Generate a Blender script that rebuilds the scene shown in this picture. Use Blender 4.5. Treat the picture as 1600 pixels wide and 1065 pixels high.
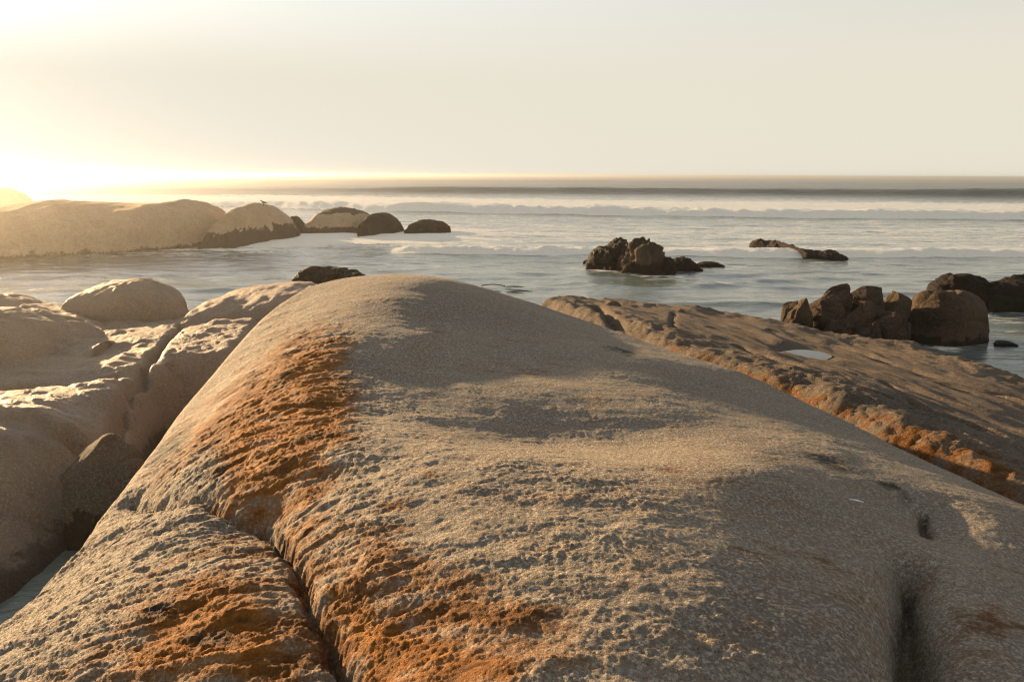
import bpy, math, random
import numpy as np
from mathutils import Vector

R = math.radians
for o in list(bpy.data.objects):
    bpy.data.objects.remove(o, do_unlink=True)
scn = bpy.context.scene
col = scn.collection

# ------------------------------------------------------------------ camera
CAM_H, F, PITCH, ROLL = 3.5, 1245.0, R(11.75), R(0.22)
SUN_AZ, SUN_EL = R(43), R(9.0)          # azimuth to the left of the view (+Y)
cam_d = bpy.data.cameras.new('camera')
cam = bpy.data.objects.new('camera', cam_d)
col.objects.link(cam)
cam.location = (0, 0, CAM_H)
cam.rotation_mode = 'XYZ'
from mathutils import Matrix
cam.matrix_world = (Matrix.Translation((0, 0, CAM_H)) @ Matrix.Rotation(math.pi/2 - PITCH, 4, 'X')
                    @ Matrix.Rotation(ROLL, 4, 'Z'))
cam_d.sensor_width = 36.0
cam_d.lens = 36.0*F/1600.0
cam_d.clip_start = 0.05
cam_d.clip_end = 60000
cam_d.dof.use_dof = True
cam_d.dof.focus_distance = 6.5
cam_d.dof.aperture_fstop = 7.0
scn.camera = cam

# ------------------------------------------------------------------ world, sun, exposure
world = bpy.data.worlds.new('World')
scn.world = world
world.use_nodes = True
wn, wl = world.node_tree.nodes, world.node_tree.links
wn.clear()
sky = wn.new('ShaderNodeTexSky')
sky.sky_type = 'NISHITA'
sky.sun_disc = False
sky.sun_elevation = SUN_EL
sky.sun_rotation = -SUN_AZ
sky.air_density = 1.0
sky.dust_density = 0.5
sky.ozone_density = 1.0
sky.altitude = 0
hs = wn.new('ShaderNodeHueSaturation')
hs.inputs['Saturation'].default_value = 0.22
bgd = wn.new('ShaderNodeBackground')
bgd.inputs['Strength'].default_value = 0.069
wo = wn.new('ShaderNodeOutputWorld')
wl.new(sky.outputs['Color'], hs.inputs['Color'])
# hazy air: the sky whitens towards the horizon, the same all the way round
tc = wn.new('ShaderNodeTexCoord'); sx = wn.new('ShaderNodeSeparateXYZ')
wl.new(tc.outputs['Generated'], sx.inputs[0])
mr = wn.new('ShaderNodeMapRange'); mr.interpolation_type = 'SMOOTHSTEP'
mr.inputs[1].default_value = 0.10; mr.inputs[2].default_value = 0.32; mr.inputs[3].default_value = 0.975; mr.inputs[4].default_value = 0.03
wl.new(sx.outputs['Z'], mr.inputs[0])
hz_mix = wn.new('ShaderNodeMix'); hz_mix.data_type = 'RGBA'
hz_mix.inputs[7].default_value = (3.85, 3.62, 3.04, 1)
wl.new(mr.outputs[0], hz_mix.inputs[0]); wl.new(hs.outputs['Color'], hz_mix.inputs[6])
wl.new(hz_mix.outputs[2], bgd.inputs['Color'])
wl.new(bgd.outputs['Background'], wo.inputs['Surface'])

sun_d = bpy.data.lights.new('sun', 'SUN')
sun_d.energy = 5.0
sun_d.angle = R(0.6)
sun_d.color = (1.0, 0.68, 0.36)
sun = bpy.data.objects.new('sun', sun_d)
col.objects.link(sun)
SUN_DIR = Vector((-math.sin(SUN_AZ)*math.cos(SUN_EL), math.cos(SUN_AZ)*math.cos(SUN_EL), math.sin(SUN_EL)))
sun.rotation_euler = SUN_DIR.to_track_quat('Z', 'Y').to_euler()
sun.location = (-30, 30, 30)

vs = scn.view_settings
vs.view_transform = 'Standard'
vs.look = 'None'
vs.exposure = 1.6
vs.gamma = 1.0
vs.use_curve_mapping = False
scn.render.engine = 'CYCLES'
scn.cycles.volume_bounces = 0
scn.cycles.use_denoising = True
scn.cycles.use_adaptive_sampling = False
scn.cycles.pixel_filter_type = 'BLACKMAN_HARRIS'
scn.cycles.filter_width = 1.15
scn.cycles.max_bounces = 6

# ------------------------------------------------------------------ helpers: pixels, noise, splines
SP, CP = math.sin(PITCH), math.cos(PITCH)
def unroll(px, py):
    dx, dy = px - 800.0, py - 532.5
    c, s = math.cos(ROLL), math.sin(ROLL)
    return dx*c + dy*s, -dx*s + dy*c
def ray(px, py):
    dx, dy = unroll(px, py)
    a, b = dx/F, -dy/F
    return a, CP + b*SP, b*CP - SP
def at_y(px, py, Y):
    """world point seen at a pixel at forward distance Y"""
    a, fy, fz = ray(px, py)
    return a*Y/fy, Y, CAM_H + fz*Y/fy
def at_z(px, py, z):
    a, fy, fz = ray(px, py)
    t = (z - CAM_H)/fz
    return a*t, fy*t, z
def pix(x, y, z):
    """pixel of world points (arrays)"""
    zz = z - CAM_H
    dep = y*CP - zz*SP
    up = y*SP + zz*CP
    dep = np.maximum(dep, 1e-3)
    dx, dy = F*x/dep, -F*up/dep
    c, s = math.cos(ROLL), math.sin(ROLL)
    return 800 + dx*c - dy*s, 532.5 + dx*s + dy*c

def _hash(ix, iy, iz, seed):
    h = (ix.astype(np.uint32)*np.uint32(374761393) + iy.astype(np.uint32)*np.uint32(668265263)
         + iz.astype(np.uint32)*np.uint32(2147483647) + np.uint32(seed*1013904223 & 0xffffffff))
    h = (h ^ (h >> np.uint32(13)))*np.uint32(1274126177)
    h = h ^ (h >> np.uint32(16))
    h = h*np.uint32(2246822519)
    return h ^ (h >> np.uint32(15))
def noise(x, y, z=None, seed=0):
    """gradient noise, about -1..1"""
    x = np.asarray(x, float); y = np.asarray(y, float)
    z = np.zeros_like(x) + 0.37 if z is None else np.asarray(z, float)
    xf, yf, zf = np.floor(x), np.floor(y), np.floor(z)
    xi, yi, zi = xf.astype(np.int64), yf.astype(np.int64), zf.astype(np.int64)
    x, y, z = x - xf, y - yf, z - zf
    u, v, w = (t*t*t*(t*(t*6 - 15) + 10) for t in (x, y, z))
    def g(dx, dy, dz):
        h = _hash(xi + dx, yi + dy, zi + dz, seed)
        gx = (h & np.uint32(1023)).astype(float)/511.5 - 1
        gy = ((h >> np.uint32(10)) & np.uint32(1023)).astype(float)/511.5 - 1
        gz = ((h >> np.uint32(20)) & np.uint32(1023)).astype(float)/511.5 - 1
        return gx*(x - dx) + gy*(y - dy) + gz*(z - dz)
    with np.errstate(over='ignore'):
        l = lambda a, b, t: a + t*(b - a)
        r = l(l(l(g(0,0,0), g(1,0,0), u), l(g(0,1,0), g(1,1,0), u), v),
              l(l(g(0,0,1), g(1,0,1), u), l(g(0,1,1), g(1,1,1), u), v), w)
    return r*1.25
def fbm(x, y, z=None, octaves=4, seed=0, gain=0.5):
    s, a, f = 0, 1, 1
    for k in range(octaves):
        s = s + a*noise(x*f, y*f, None if z is None else z*f, seed + k*7)
        a *= gain; f *= 2.03
    return s
def ridged(x, y, z=None, octaves=4, seed=0, gain=0.5):
    s, a, f = 0, 1, 1
    for k in range(octaves):
        s = s + a*(1 - 2*np.abs(noise(x*f, y*f, None if z is None else z*f, seed + k*7)))
        a *= gain; f *= 2.03
    return s
def smooth(e0, e1, x):
    t = np.clip((x - e0)/(e1 - e0), 0, 1)
    return t*t*(3 - 2*t)

def terrace(q, sharp=0.8):
    f = np.floor(q); t = q - f
    return f + smooth(sharp, 1.0, t) - 0.25*t
class TPS:
    def __init__(self, pts, lam=0.02):
        p = np.array(pts, float); n = len(p)
        self.xy = p[:, :2]
        d = np.linalg.norm(self.xy[:, None] - self.xy[None], axis=2)
        A = np.zeros((n + 3, n + 3))
        A[:n, :n] = self.k(d) + lam*np.eye(n)
        A[:n, n] = 1; A[:n, n + 1:] = self.xy
        A[n, :n] = 1; A[n + 1:, :n] = self.xy.T
        self.w = np.linalg.solve(A, np.concatenate([p[:, 2], np.zeros(3)]))
    @staticmethod
    def k(d):
        return d*d*np.log(d + 1e-9)
    def __call__(self, x, y):
        x = np.asarray(x, float); y = np.asarray(y, float)
        n = len(self.xy); w = self.w
        z = w[n] + w[n + 1]*x + w[n + 2]*y
        for i in range(n):
            d2 = (x - self.xy[i, 0])**2 + (y - self.xy[i, 1])**2 + 1e-12
            z = z + w[i]*0.5*d2*np.log(d2)
        return z

def seg_dist(x, y, pts, closed=False):
    d = np.full(np.shape(x), 1e9)
    n = len(pts)
    for i in range(n if closed else n - 1):
        ax, ay = pts[i][:2]; bx, by = pts[(i + 1) % n][:2]
        ex, ey = bx - ax, by - ay
        t = np.clip(((x - ax)*ex + (y - ay)*ey)/(ex*ex + ey*ey + 1e-12), 0, 1)
        d = np.minimum(d, np.hypot(x - ax - t*ex, y - ay - t*ey))
    return d
def inside(x, y, pts):
    r = np.zeros(np.shape(x), bool); n = len(pts)
    for i in range(n):
        ax, ay = pts[i][:2]; bx, by = pts[(i + 1) % n][:2]
        c = ((ay > y) != (by > y)) & (x < (bx - ax)*(y - ay)/(by - ay + 1e-12) + ax)
        r ^= c
    return r
def outside_dist(x, y, pts):
    return np.where(inside(x, y, pts), 0.0, seg_dist(x, y, pts, True))
def spline(pts, n=12):
    """Catmull-Rom through points"""
    p = [np.array(q, float) for q in pts]
    p = [2*p[0] - p[1]] + p + [2*p[-1] - p[-2]]
    out = []
    for i in range(1, len(p) - 2):
        for k in range(n):
            t = k/n
            out.append(0.5*((2*p[i]) + (-p[i-1] + p[i+1])*t + (2*p[i-1] - 5*p[i] + 4*p[i+1] - p[i+2])*t*t
                            + (-p[i-1] + 3*p[i] - 3*p[i+1] + p[i+2])*t**3))
    out.append(p[-2])
    return np.array(out)

def hit(px, py, surf, y0=1.0, y1=40.0):
    """first point where a pixel's ray meets a height surface"""
    Y = np.linspace(y0, y1, 3000)
    a, fy, fz = ray(px, py)
    X = a*Y/fy; Z = CAM_H + fz*Y/fy
    s = surf(X, Y)
    k = np.argmax(Z < s)
    return X[k], Y[k], Z[k]

# ------------------------------------------------------------------ helpers: meshes and tags
def grid_mesh(name, V, nu, nv, mat, attrs=None, keep=None, parent=None, wrap_u=False):
    """V: (nu*nv,3), index = i*nv + j"""
    i, j = np.meshgrid(np.arange(nu if wrap_u else nu - 1), np.arange(nv - 1), indexing='ij')
    i2 = (i + 1) % nu
    q = np.stack([i*nv + j, i2*nv + j, i2*nv + j + 1, i*nv + j + 1], -1).reshape(-1, 4)
    if keep is not None:
        q = q[keep[q].any(1)]
        used = np.zeros(len(V), bool); used[q.ravel()] = True
        remap = np.cumsum(used) - 1
        V = V[used]; q = remap[q]
        if attrs: attrs = {k: a[used] for k, a in attrs.items()}
    me = bpy.data.meshes.new(name)
    me.vertices.add(len(V)); me.vertices.foreach_set('co', V.astype(np.float32).ravel())
    me.loops.add(q.size); me.loops.foreach_set('vertex_index', q.astype(np.int32).ravel())
    me.polygons.add(len(q))
    me.polygons.foreach_set('loop_start', np.arange(0, q.size, 4, dtype=np.int32))
    me.polygons.foreach_set('loop_total', np.full(len(q), 4, np.int32))
    me.polygons.foreach_set('use_smooth', np.ones(len(q), bool))
    me.update(calc_edges=True)
    me.validate()
    for k, a in (attrs or {}).items():
        at = me.attributes.new(k, 'FLOAT', 'POINT')
        at.data.foreach_set('value', a.astype(np.float32))
    me.materials.append(mat)
    o = bpy.data.objects.new(name, me)
    col.objects.link(o)
    if parent: o.parent = parent
    return o
def poly_mesh(name, verts, faces, mat, parent=None, smooth_=True):
    me = bpy.data.meshes.new(name)
    me.from_pydata([tuple(map(float, v)) for v in verts], [], faces)
    me.update()
    for p in me.polygons: p.use_smooth = smooth_
    me.materials.append(mat)
    o = bpy.data.objects.new(name, me)
    col.objects.link(o)
    if parent: o.parent = parent
    return o
def tag(o, label, cat, group=None):
    o['label'] = label; o['category'] = cat
    if group: o['group'] = group
    return o
def structure(o, label=None):
    o['kind'] = 'structure'
    if label: o['label'] = label
    return o

# ------------------------------------------------------------------ materials
class NT:
    def __init__(self, name):
        self.m = bpy.data.materials.new(name); self.m.use_nodes = True
        self.t = self.m.node_tree; self.t.nodes.clear()
        self.out = self.n('ShaderNodeOutputMaterial')
    def n(self, kind, **inp):
        nd = self.t.nodes.new(kind)
        for k, v in inp.items():
            k = k.replace('_', ' ')
            if hasattr(v, 'is_output'): self.t.links.new(v, nd.inputs[k])
            else: nd.inputs[k].default_value = v
        return nd
    def link(self, a, b): self.t.links.new(a, b)
    def attr(self, name):
        nd = self.t.nodes.new('ShaderNodeAttribute'); nd.attribute_name = name
        return nd.outputs['Fac']
    def math(self, op, a, b=0.0, clamp=False):
        nd = self.t.nodes.new('ShaderNodeMath'); nd.operation = op; nd.use_clamp = clamp
        for k, v in ((0, a), (1, b)):
            if hasattr(v, 'is_output'): self.link(v, nd.inputs[k])
            else: nd.inputs[k].default_value = v
        return nd.outputs[0]
    def mix(self, f, a, b, blend='MIX'):
        nd = self.t.nodes.new('ShaderNodeMix'); nd.data_type = 'RGBA'; nd.blend_type = blend
        for idx, v in ((0, f), (6, a), (7, b)):
            if hasattr(v, 'is_output'): self.link(v, nd.inputs[idx])
            else: nd.inputs[idx].default_value = v if idx == 0 else (*v, 1)
        return nd.outputs[2]
    def ramp(self, f, lo, hi, smooth_=True):
        nd = self.t.nodes.new('ShaderNodeMapRange'); nd.interpolation_type = 'SMOOTHSTEP' if smooth_ else 'LINEAR'
        self.link(f, nd.inputs[0]); nd.inputs[1].default_value = lo; nd.inputs[2].default_value = hi
        return nd.outputs[0]
    def noise(self, vec, scale, detail=4, rough=0.55, dist=0.0):
        nd = self.n('ShaderNodeTexNoise', Vector=vec, Scale=scale, Detail=detail, Roughness=rough, Distortion=dist)
        return nd.outputs[0]
    def pos(self, sc=(1, 1, 1)):
        g = self.t.nodes.new('ShaderNodeNewGeometry')
        mp = self.n('ShaderNodeMapping', Vector=g.outputs['Position'], Scale=sc)
        return mp.outputs[0]

def granite(name, base=(0.36, 0.31, 0.25), alt=(0.27, 0.23, 0.19), grain=1.0, bump=0.5, stretch=(0.45, 1, 1),
            rough=0.85, spk_f=0.35, drk=0.8, spec=0.2):
    """coarse granite. attributes: rust (orange lichen / iron), dark (black algae, also painted shade), wet (gloss)"""
    T = NT(name)
    k_ = min(1.0, base[0]/0.30)
    sc = lambda *v: tuple(k_*q for q in v)
    P, S = T.pos(), T.pos(stretch)
    big = T.noise(S, 0.9, 5, 0.6)
    mid = T.noise(S, 7.0, 6, 0.65)
    fine = T.noise(P, 50.0*grain, 4, 0.7)
    vor = T.n('ShaderNodeTexVoronoi', Vector=P, Scale=95.0*grain)
    c = T.mix(T.ramp(big, 0.35, 0.68), base, alt)
    c = T.mix(T.math('MULTIPLY', T.ramp(mid, 0.48, 0.75), 0.65), c, sc(0.29, 0.17, 0.085))
    c = T.mix(T.math('MULTIPLY', T.ramp(T.noise(S, 3.1, 6, 0.7), 0.55, 0.75), 0.6), c, sc(0.17, 0.15, 0.13))
    c = T.mix(T.math('MULTIPLY', T.ramp(fine, 0.50, 0.64), min(1, spk_f*2.2)), c, sc(0.55, 0.48, 0.38))
    c = T.mix(T.math('MULTIPLY', T.ramp(T.noise(P, 120.0*grain, 3, 0.6), 0.55, 0.68), drk), c, sc(0.055, 0.045, 0.038))
    c = T.mix(T.math('MULTIPLY', T.ramp(T.noise(P, 48.0*grain, 4, 0.7), 0.54, 0.64), 0.7*drk), c, sc(0.085, 0.068, 0.052))
    spk = T.n('ShaderNodeSeparateColor', Color=vor.outputs['Color']).outputs[0]
    c = T.mix(T.math('MULTIPLY', T.math('GREATER_THAN', spk, 0.86), spk_f), c, sc(0.6, 0.52, 0.43))
    # rust / lichen
    rn = T.noise(S, 5.0, 9, 0.72)
    rc = T.mix(T.ramp(T.noise(S, 5.0, 5, 0.7), 0.4, 0.65), (0.34, 0.122, 0.010), (0.12, 0.046, 0.009))
    rc = T.mix(T.math('MULTIPLY', T.ramp(fine, 0.5, 0.7), 0.55), rc, (0.48, 0.22, 0.035))
    rf = T.ramp(T.math('ADD', T.attr('rust'), T.math('MULTIPLY', T.math('SUBTRACT', rn, 0.5), 2.6)), 0.28, 0.88)
    c = T.mix(rf, c, rc)
    # dark algae / weed, plus shade painted in the outcrop's hollows
    dn = T.noise(P, 9.0, 6, 0.75)
    df = T.ramp(T.math('ADD', T.attr('dark'), T.math('MULTIPLY', T.math('SUBTRACT', dn, 0.5), 1.3)), 0.38, 0.66)
    c = T.mix(T.math('MULTIPLY', df, 0.9), c, (0.028, 0.021, 0.015))
    wet = T.attr('wet')
    c = T.mix(T.math('MULTIPLY', wet, 0.45), c, (0.06, 0.045, 0.03))
    S2 = T.pos(tuple(0.7 + 0.3*v for v in stretch))
    hgt = T.math('ADD', T.noise(S2, 34.0*grain, 5, 0.75), T.math('MULTIPLY', T.noise(S2, 75.0*grain, 3, 0.7), 0.55))
    b1 = T.n('ShaderNodeBump', Strength=min(1, bump), Distance=0.030*bump/max(grain, 0.2), Height=hgt)
    b2 = T.n('ShaderNodeBump', Strength=bump*0.8, Distance=0.005, Height=T.noise(P, 170.0*grain, 2, 0.7),
             Normal=b1.outputs[0])
    rr = T.math('SUBTRACT', rough, T.math('MULTIPLY', wet, 0.34))
    bs = T.n('ShaderNodeBsdfPrincipled', Base_Color=c, Roughness=rr, Normal=b2.outputs[0])
    bs.inputs['Specular IOR Level'].default_value = spec*max(0.3, k_)
    T.link(bs.outputs[0], T.out.inputs[0])
    return T.m
M_DOME = granite('granite_dome', (0.30, 0.25, 0.185), (0.21, 0.172, 0.13), 1.0, 0.9)
M_LEDGE = granite('granite_ledge', (0.175, 0.135, 0.097), (0.11, 0.088, 0.066), 0.8, 1.0, spk_f=0.22)
M_LEFT = granite('granite_left', (0.34, 0.25, 0.17), (0.235, 0.17, 0.115), 0.7, 0.8, rough=0.70, spec=0.40, spk_f=0.15, drk=0.5)
M_FAR = granite('granite_far', (0.48, 0.34, 0.21), (0.40, 0.28, 0.165), 0.2, 0.5, spk_f=0.1, drk=0.3)  # lightened and warmed: part of the golden haze veil is in this colour
M_CRAG = granite('granite_crag', (0.135, 0.09, 0.055), (0.03, 0.021, 0.014), 0.5, 1.0, (1, 1, 1), spk_f=0.1)
M_WEED = granite('weedy_rock', (0.024, 0.015, 0.010), (0.010, 0.007, 0.005), 0.5, 1.0, (1, 1, 1), 0.6, spk_f=0.03)

def water_mat():
    T = NT('sea_water')
    P = T.pos()
    S = T.pos((0.45, 1, 1))
    h1 = T.noise(S, 0.9, 6, 0.6, 0.6)
    h2 = T.noise(S, 5.0, 5, 0.65, 0.4)
    b1 = T.n('ShaderNodeBump', Strength=T.attr('chop'), Distance=0.35, Height=h1)
    b2 = T.n('ShaderNodeBump', Strength=0.30, Distance=0.06, Height=h2, Normal=b1.outputs[0])
    deep = T.ramp(T.attr('chop'), 0.25, 0.9)
    bs = T.n('ShaderNodeBsdfPrincipled', Base_Color=T.mix(deep, (0.130, 0.160, 0.142), (0.050, 0.068, 0.058)), Roughness=T.math('ADD', 0.07, T.math('MULTIPLY', deep, 0.22)), IOR=1.33,
             Normal=b2.outputs[0])
    fn = T.noise(S, 1.6, 8, 0.72, 0.8)
    fn2 = T.noise(T.pos((0.18, 1, 1)), 0.5, 6, 0.65, 0.5)
    fm = T.math('ADD', T.math('MULTIPLY', T.math('SUBTRACT', fn, 0.5), 1.5),
                T.math('MULTIPLY', T.math('SUBTRACT', fn2, 0.5), 1.0))
    f = T.ramp(T.math('ADD', T.attr('foam'), fm), 0.40, 0.75)
    bf = T.n('ShaderNodeBump', Strength=1.0, Distance=0.35, Height=T.noise(P, 2.6, 8, 0.75))
    fo = T.n('ShaderNodeBsdfPrincipled', Base_Color=(0.78, 0.77, 0.74, 1), Roughness=0.7, Normal=bf.outputs[0])
    mx = T.n('ShaderNodeMixShader', Fac=f)
    tr = T.n('ShaderNodeBsdfTranslucent', Color=(0.85, 0.86, 0.85, 1), Normal=bf.outputs[0])
    fm2 = T.n('ShaderNodeMixShader', Fac=0.45)
    T.link(fo.outputs[0], fm2.inputs[1]); T.link(tr.outputs[0], fm2.inputs[2])
    T.link(bs.outputs[0], mx.inputs[1]); T.link(fm2.outputs[0], mx.inputs[2])
    T.link(mx.outputs[0], T.out.inputs[0])
    return T.m
M_SEA = water_mat()
def pool_mat():
    T = NT('pool_water')
    b = T.n('ShaderNodeBump', Strength=0.15, Distance=0.02, Height=T.noise(T.pos(), 9.0, 3))
    bs = T.n('ShaderNodeBsdfPrincipled', Base_Color=(0.03, 0.035, 0.035, 1), Roughness=0.04, IOR=1.33, Normal=b.outputs[0])
    T.link(bs.outputs[0], T.out.inputs[0])
    return T.m
M_POOL = pool_mat()
def plain(name, c, rough=0.7, var=0.3, scale=20):
    T = NT(name)
    k = T.mix(T.noise(T.pos(), scale, 4), tuple(v*(1 - var) for v in c), tuple(min(1, v*(1 + var)) for v in c))
    bs = T.n('ShaderNodeBsdfPrincipled', Base_Color=k, Roughness=rough)
    T.link(bs.outputs[0], T.out.inputs[0])
    return T.m
M_FEATHER = plain('white_feather', (0.75, 0.74, 0.72), 0.6, 0.1, 60)
M_KELP = plain('kelp_brown', (0.035, 0.022, 0.012), 0.35)
M_BIRD = plain('bird_brown', (0.05, 0.035, 0.025), 0.8)

def blob(px, py, cx, cy, rx, ry, ang=0.0):
    c, s = math.cos(R(ang)), math.sin(R(ang))
    u = ((px - cx)*c + (py - cy)*s)/rx; v = (-(px - cx)*s + (py - cy)*c)/ry
    return np.clip(1.15 - np.hypot(u, v)*0.75, 0, 1)
def polymask(px, py, pts, soft):
    d = seg_dist(px, py, pts, True)
    sd = np.where(inside(px, py, pts), d, -d)
    return smooth(-soft, soft, sd)

# ================================================================== sea
def bez(pts, zs=0.0):
    return spline([at_z(px, py, zs)[:2] for px, py in pts], 10)
W3 = bez([(470, 408), (540, 400), (600, 394), (700, 396), (850, 399.5), (1000, 399), (1180, 401), (1400, 402), (1620, 402), (1900, 404)])
W2 = bez([(-300, 318), (300, 322), (480, 326), (620, 330), (800, 334), (1000, 337), (1300, 341), (1600, 344), (2000, 350)])
W1 = bez([(-600, 297), (300, 300), (600, 301.5), (900, 303), (1200, 305), (1600, 309), (2100, 316)])
W0 = bez([(-600, 282), (700, 284.5), (1700, 289), (2200, 292)])
def along(curve, x):
    k = np.argsort(curve[:, 0])
    return np.interp(x, curve[k, 0], curve[k, 1])
def rings(spec):
    r = [spec[0][0]]
    for (a, b, n, power) in spec:
        r += list(np.geomspace(a, b, n + 1)[1:])
    return np.array(r)
rr = rings([(3.0, 14, 60, 1), (14, 31, 110, 1), (31, 38, 100, 1), (38, 56, 70, 1), (56, 82, 120, 1),
            (82, 130, 50, 1), (130, 165, 70, 1), (165, 330, 85, 1), (330, 900, 110, 1), (900, 12000, 35, 1)])
aa = np.concatenate([np.linspace(-180, -42, 24)[:-1], np.linspace(-42, 42, 500), np.linspace(42, 180, 24)[1:]])
AA, RR = np.meshgrid(R(1)*aa, rr, indexing='ij')
X = (RR*np.sin(AA)).ravel(); Y = (RR*np.cos(AA)).ravel(); r_ = RR.ravel()
off = smooth(5, 28, r_)
z = 0.02*fbm(X*0.9, Y*1.9, octaves=3, seed=3)*(0.35 + 0.65*off)
z += 0.09*off*fbm(X*0.16, Y*0.42, octaves=4, seed=11, gain=0.55)*smooth(400, 200, r_)
foam = np.full(len(X), 0.10) + 0.17*smooth(14, 32, r_)
# far swells
farw = smooth(150, 190, r_)*smooth(3000, 700, r_)
z += farw*(0.45*noise(X*0.022, Y*0.075, seed=13) + 0.30*noise(X*0.05 + 3, Y*0.15, seed=14))
s = Y - along(W0, X)
z += 1.0*np.exp(-(s/16.0)**2)*(0.7 + 0.5*noise(X*0.01, Y*0.0, seed=5))
foam = foam - 0.9*smooth(150, 175, r_)
# outer swell about to break: steep olive face towards the shore
s = Y - along(W1, X) + 2.0*noise(X*0.03, Y*0.0, seed=6)
h1 = 1.5*(0.55 + 0.5*smooth(-70, 50, X))*(0.85 + 0.35*noise(X*0.022, Y*0 + 2.2, seed=7))
z += h1*np.where(s < 7, np.exp(-((s - 7)/3.0)**2), np.exp(-((s - 7)/9.5)**2))
foam -= 1.5*np.exp(-((s - 3.5)/4.5)**2)
foam += 0.75*smooth(0.1, 0.4, noise(X*0.045, Y*0 + 9, seed=8))*np.exp(-((s - 7.2)/0.9)**2)*smooth(-10, 30, X)
# wash between the outer swell and second breaker
s2 = Y - along(W2, X) + 1.0*noise(X*0.09, Y*0.0, seed=16)
foam += 0.62*smooth(2, 8, s2)*smooth(62, 30, s2)
foam += 0.12*smooth(0, -3, s2)*smooth(-42, -20, s2)
# second breaker: tumbling white water
lump = 0.75 + 0.35*noise(X*0.20, Y*0.25, seed=21) + 0.22*noise(X*0.7, Y*0.7, seed=22) + 0.13*noise(X*1.8, Y*1.8, seed=23)
amp2 = 0.85*smooth(-65, -18, X)
prof2 = np.where(s2 < 1.6, smooth(-0.3, 1.6, s2), np.exp(-((s2 - 1.6)/6.5)**2))
z += amp2*prof2*lump
foam += 1.2*smooth(-0.5, 0.3, s2)*smooth(7.0, 2.0, s2)*smooth(-55, -22, X)
foam -= 0.45*np.exp(-((s2 + 1.6)/1.2)**2)
# near breaker
s3 = Y - along(W3, X) + 0.5*noise(X*0.25, Y*0.0, seed=26)
lump3 = 0.72 + 0.3*noise(X*0.5, Y*0.5, seed=31) + 0.24*noise(X*1.4, Y*1.4, seed=32) + 0.14*noise(X*3.6, Y*3.6, seed=33)
xe = at_z(606, 393, 0)[0]
amp3 = 0.42*smooth(xe - 0.3, xe + 1.6, X)*(0.85 + 0.25*noise(X*0.12, Y*0, seed=35))
prof3 = np.where(s3 < 0.8, smooth(-0.2, 0.8, s3), np.exp(-((s3 - 0.8)/2.6)**2))
brk = smooth(xe - 0.2, xe + 0.5, X)
z += amp3*prof3*(brk*lump3 + (1 - brk)*0.95)
foam += 1.15*brk*smooth(-0.3, 0.25, s3)*smooth(4.0, 0.8, s3)
foam += 0.16*smooth(0.5, 3, s3)*smooth(34, 12, s3)
foam -= 0.8*(1 - brk)*np.exp(-((s3 - 0.2)/1.0)**2)*smooth(xe - 5, xe - 2, X)
foam -= 0.45*brk*np.exp(-((s3 + 0.9)/0.6)**2)
# inner wavelets round the near rocks
s4 = Y - along(bez([(820, 425), (930, 446), (1040, 452), (1180, 440), (1400, 425)]), X)
m4 = smooth(1.0, 2.5, X)*smooth(14, 9, X)
z += 0.13*m4*np.exp(-(s4/0.55)**2)*(0.7 + 0.5*noise(X*1.1, Y*1.1, seed=41))
foam += 0.38*m4*np.exp(-((s4 + 0.2)/0.3)**2)*smooth(0.0, 0.4, noise(X*0.8, Y*0.5, seed=42))
for k, (cx, cy, a, w, ln) in enumerate([(-9, 29, 0.10, 0.5, 7), (-6, 24, 0.10, 0.6, 8), (-10, 22, 0.07, 0.45, 6), (5, 21.5, 0.07, 0.4, 5), (12, 24, 0.08, 0.45, 6), (9, 29, 0.07, 0.5, 6)]):
    ss = Y - cy - 0.13*(X - cx) + 0.7*noise(X*0.3, Y*0.3, seed=50 + k)
    z += a*np.exp(-(ss/w)**2)*np.exp(-((X - cx)/ln)**2)
# foam collars round the rocks standing in the surf
for (px, py, rad, am) in [(520, 366, 4.2, 0.55), (600, 366, 3.0, 0.6), (668, 366, 3.2, 0.5), (440, 374, 4, 0.45),
                          (1250, 398, 3.5, 0.25), (1110, 414, 1.2, 0.25), (1500, 500, 2.0, 0.15), (935, 421, 1.0, 0.30), (1040, 432, 1.2, 0.25), (1240, 520, 1.0, 0.25), (1480, 543, 0.9, 0.28), (1545, 490, 1.3, 0.28)]:
    cx, cy, _ = at_z(px, py, 0)
    foam += am*np.exp(-(((X - cx)/rad)**2 + ((Y - cy)/(rad*1.3))**2))
z *= smooth(3.0, 7.0, r_)
sea = grid_mesh('sea', np.stack([X, Y, z], 1), len(aa), len(rr), M_SEA, {'foam': foam, 'chop': 0.20 + 0.75*smooth(110, 165, r_) })
structure(sea, 'pale foam streaked sea with lines of breakers reaching the horizon')

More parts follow.
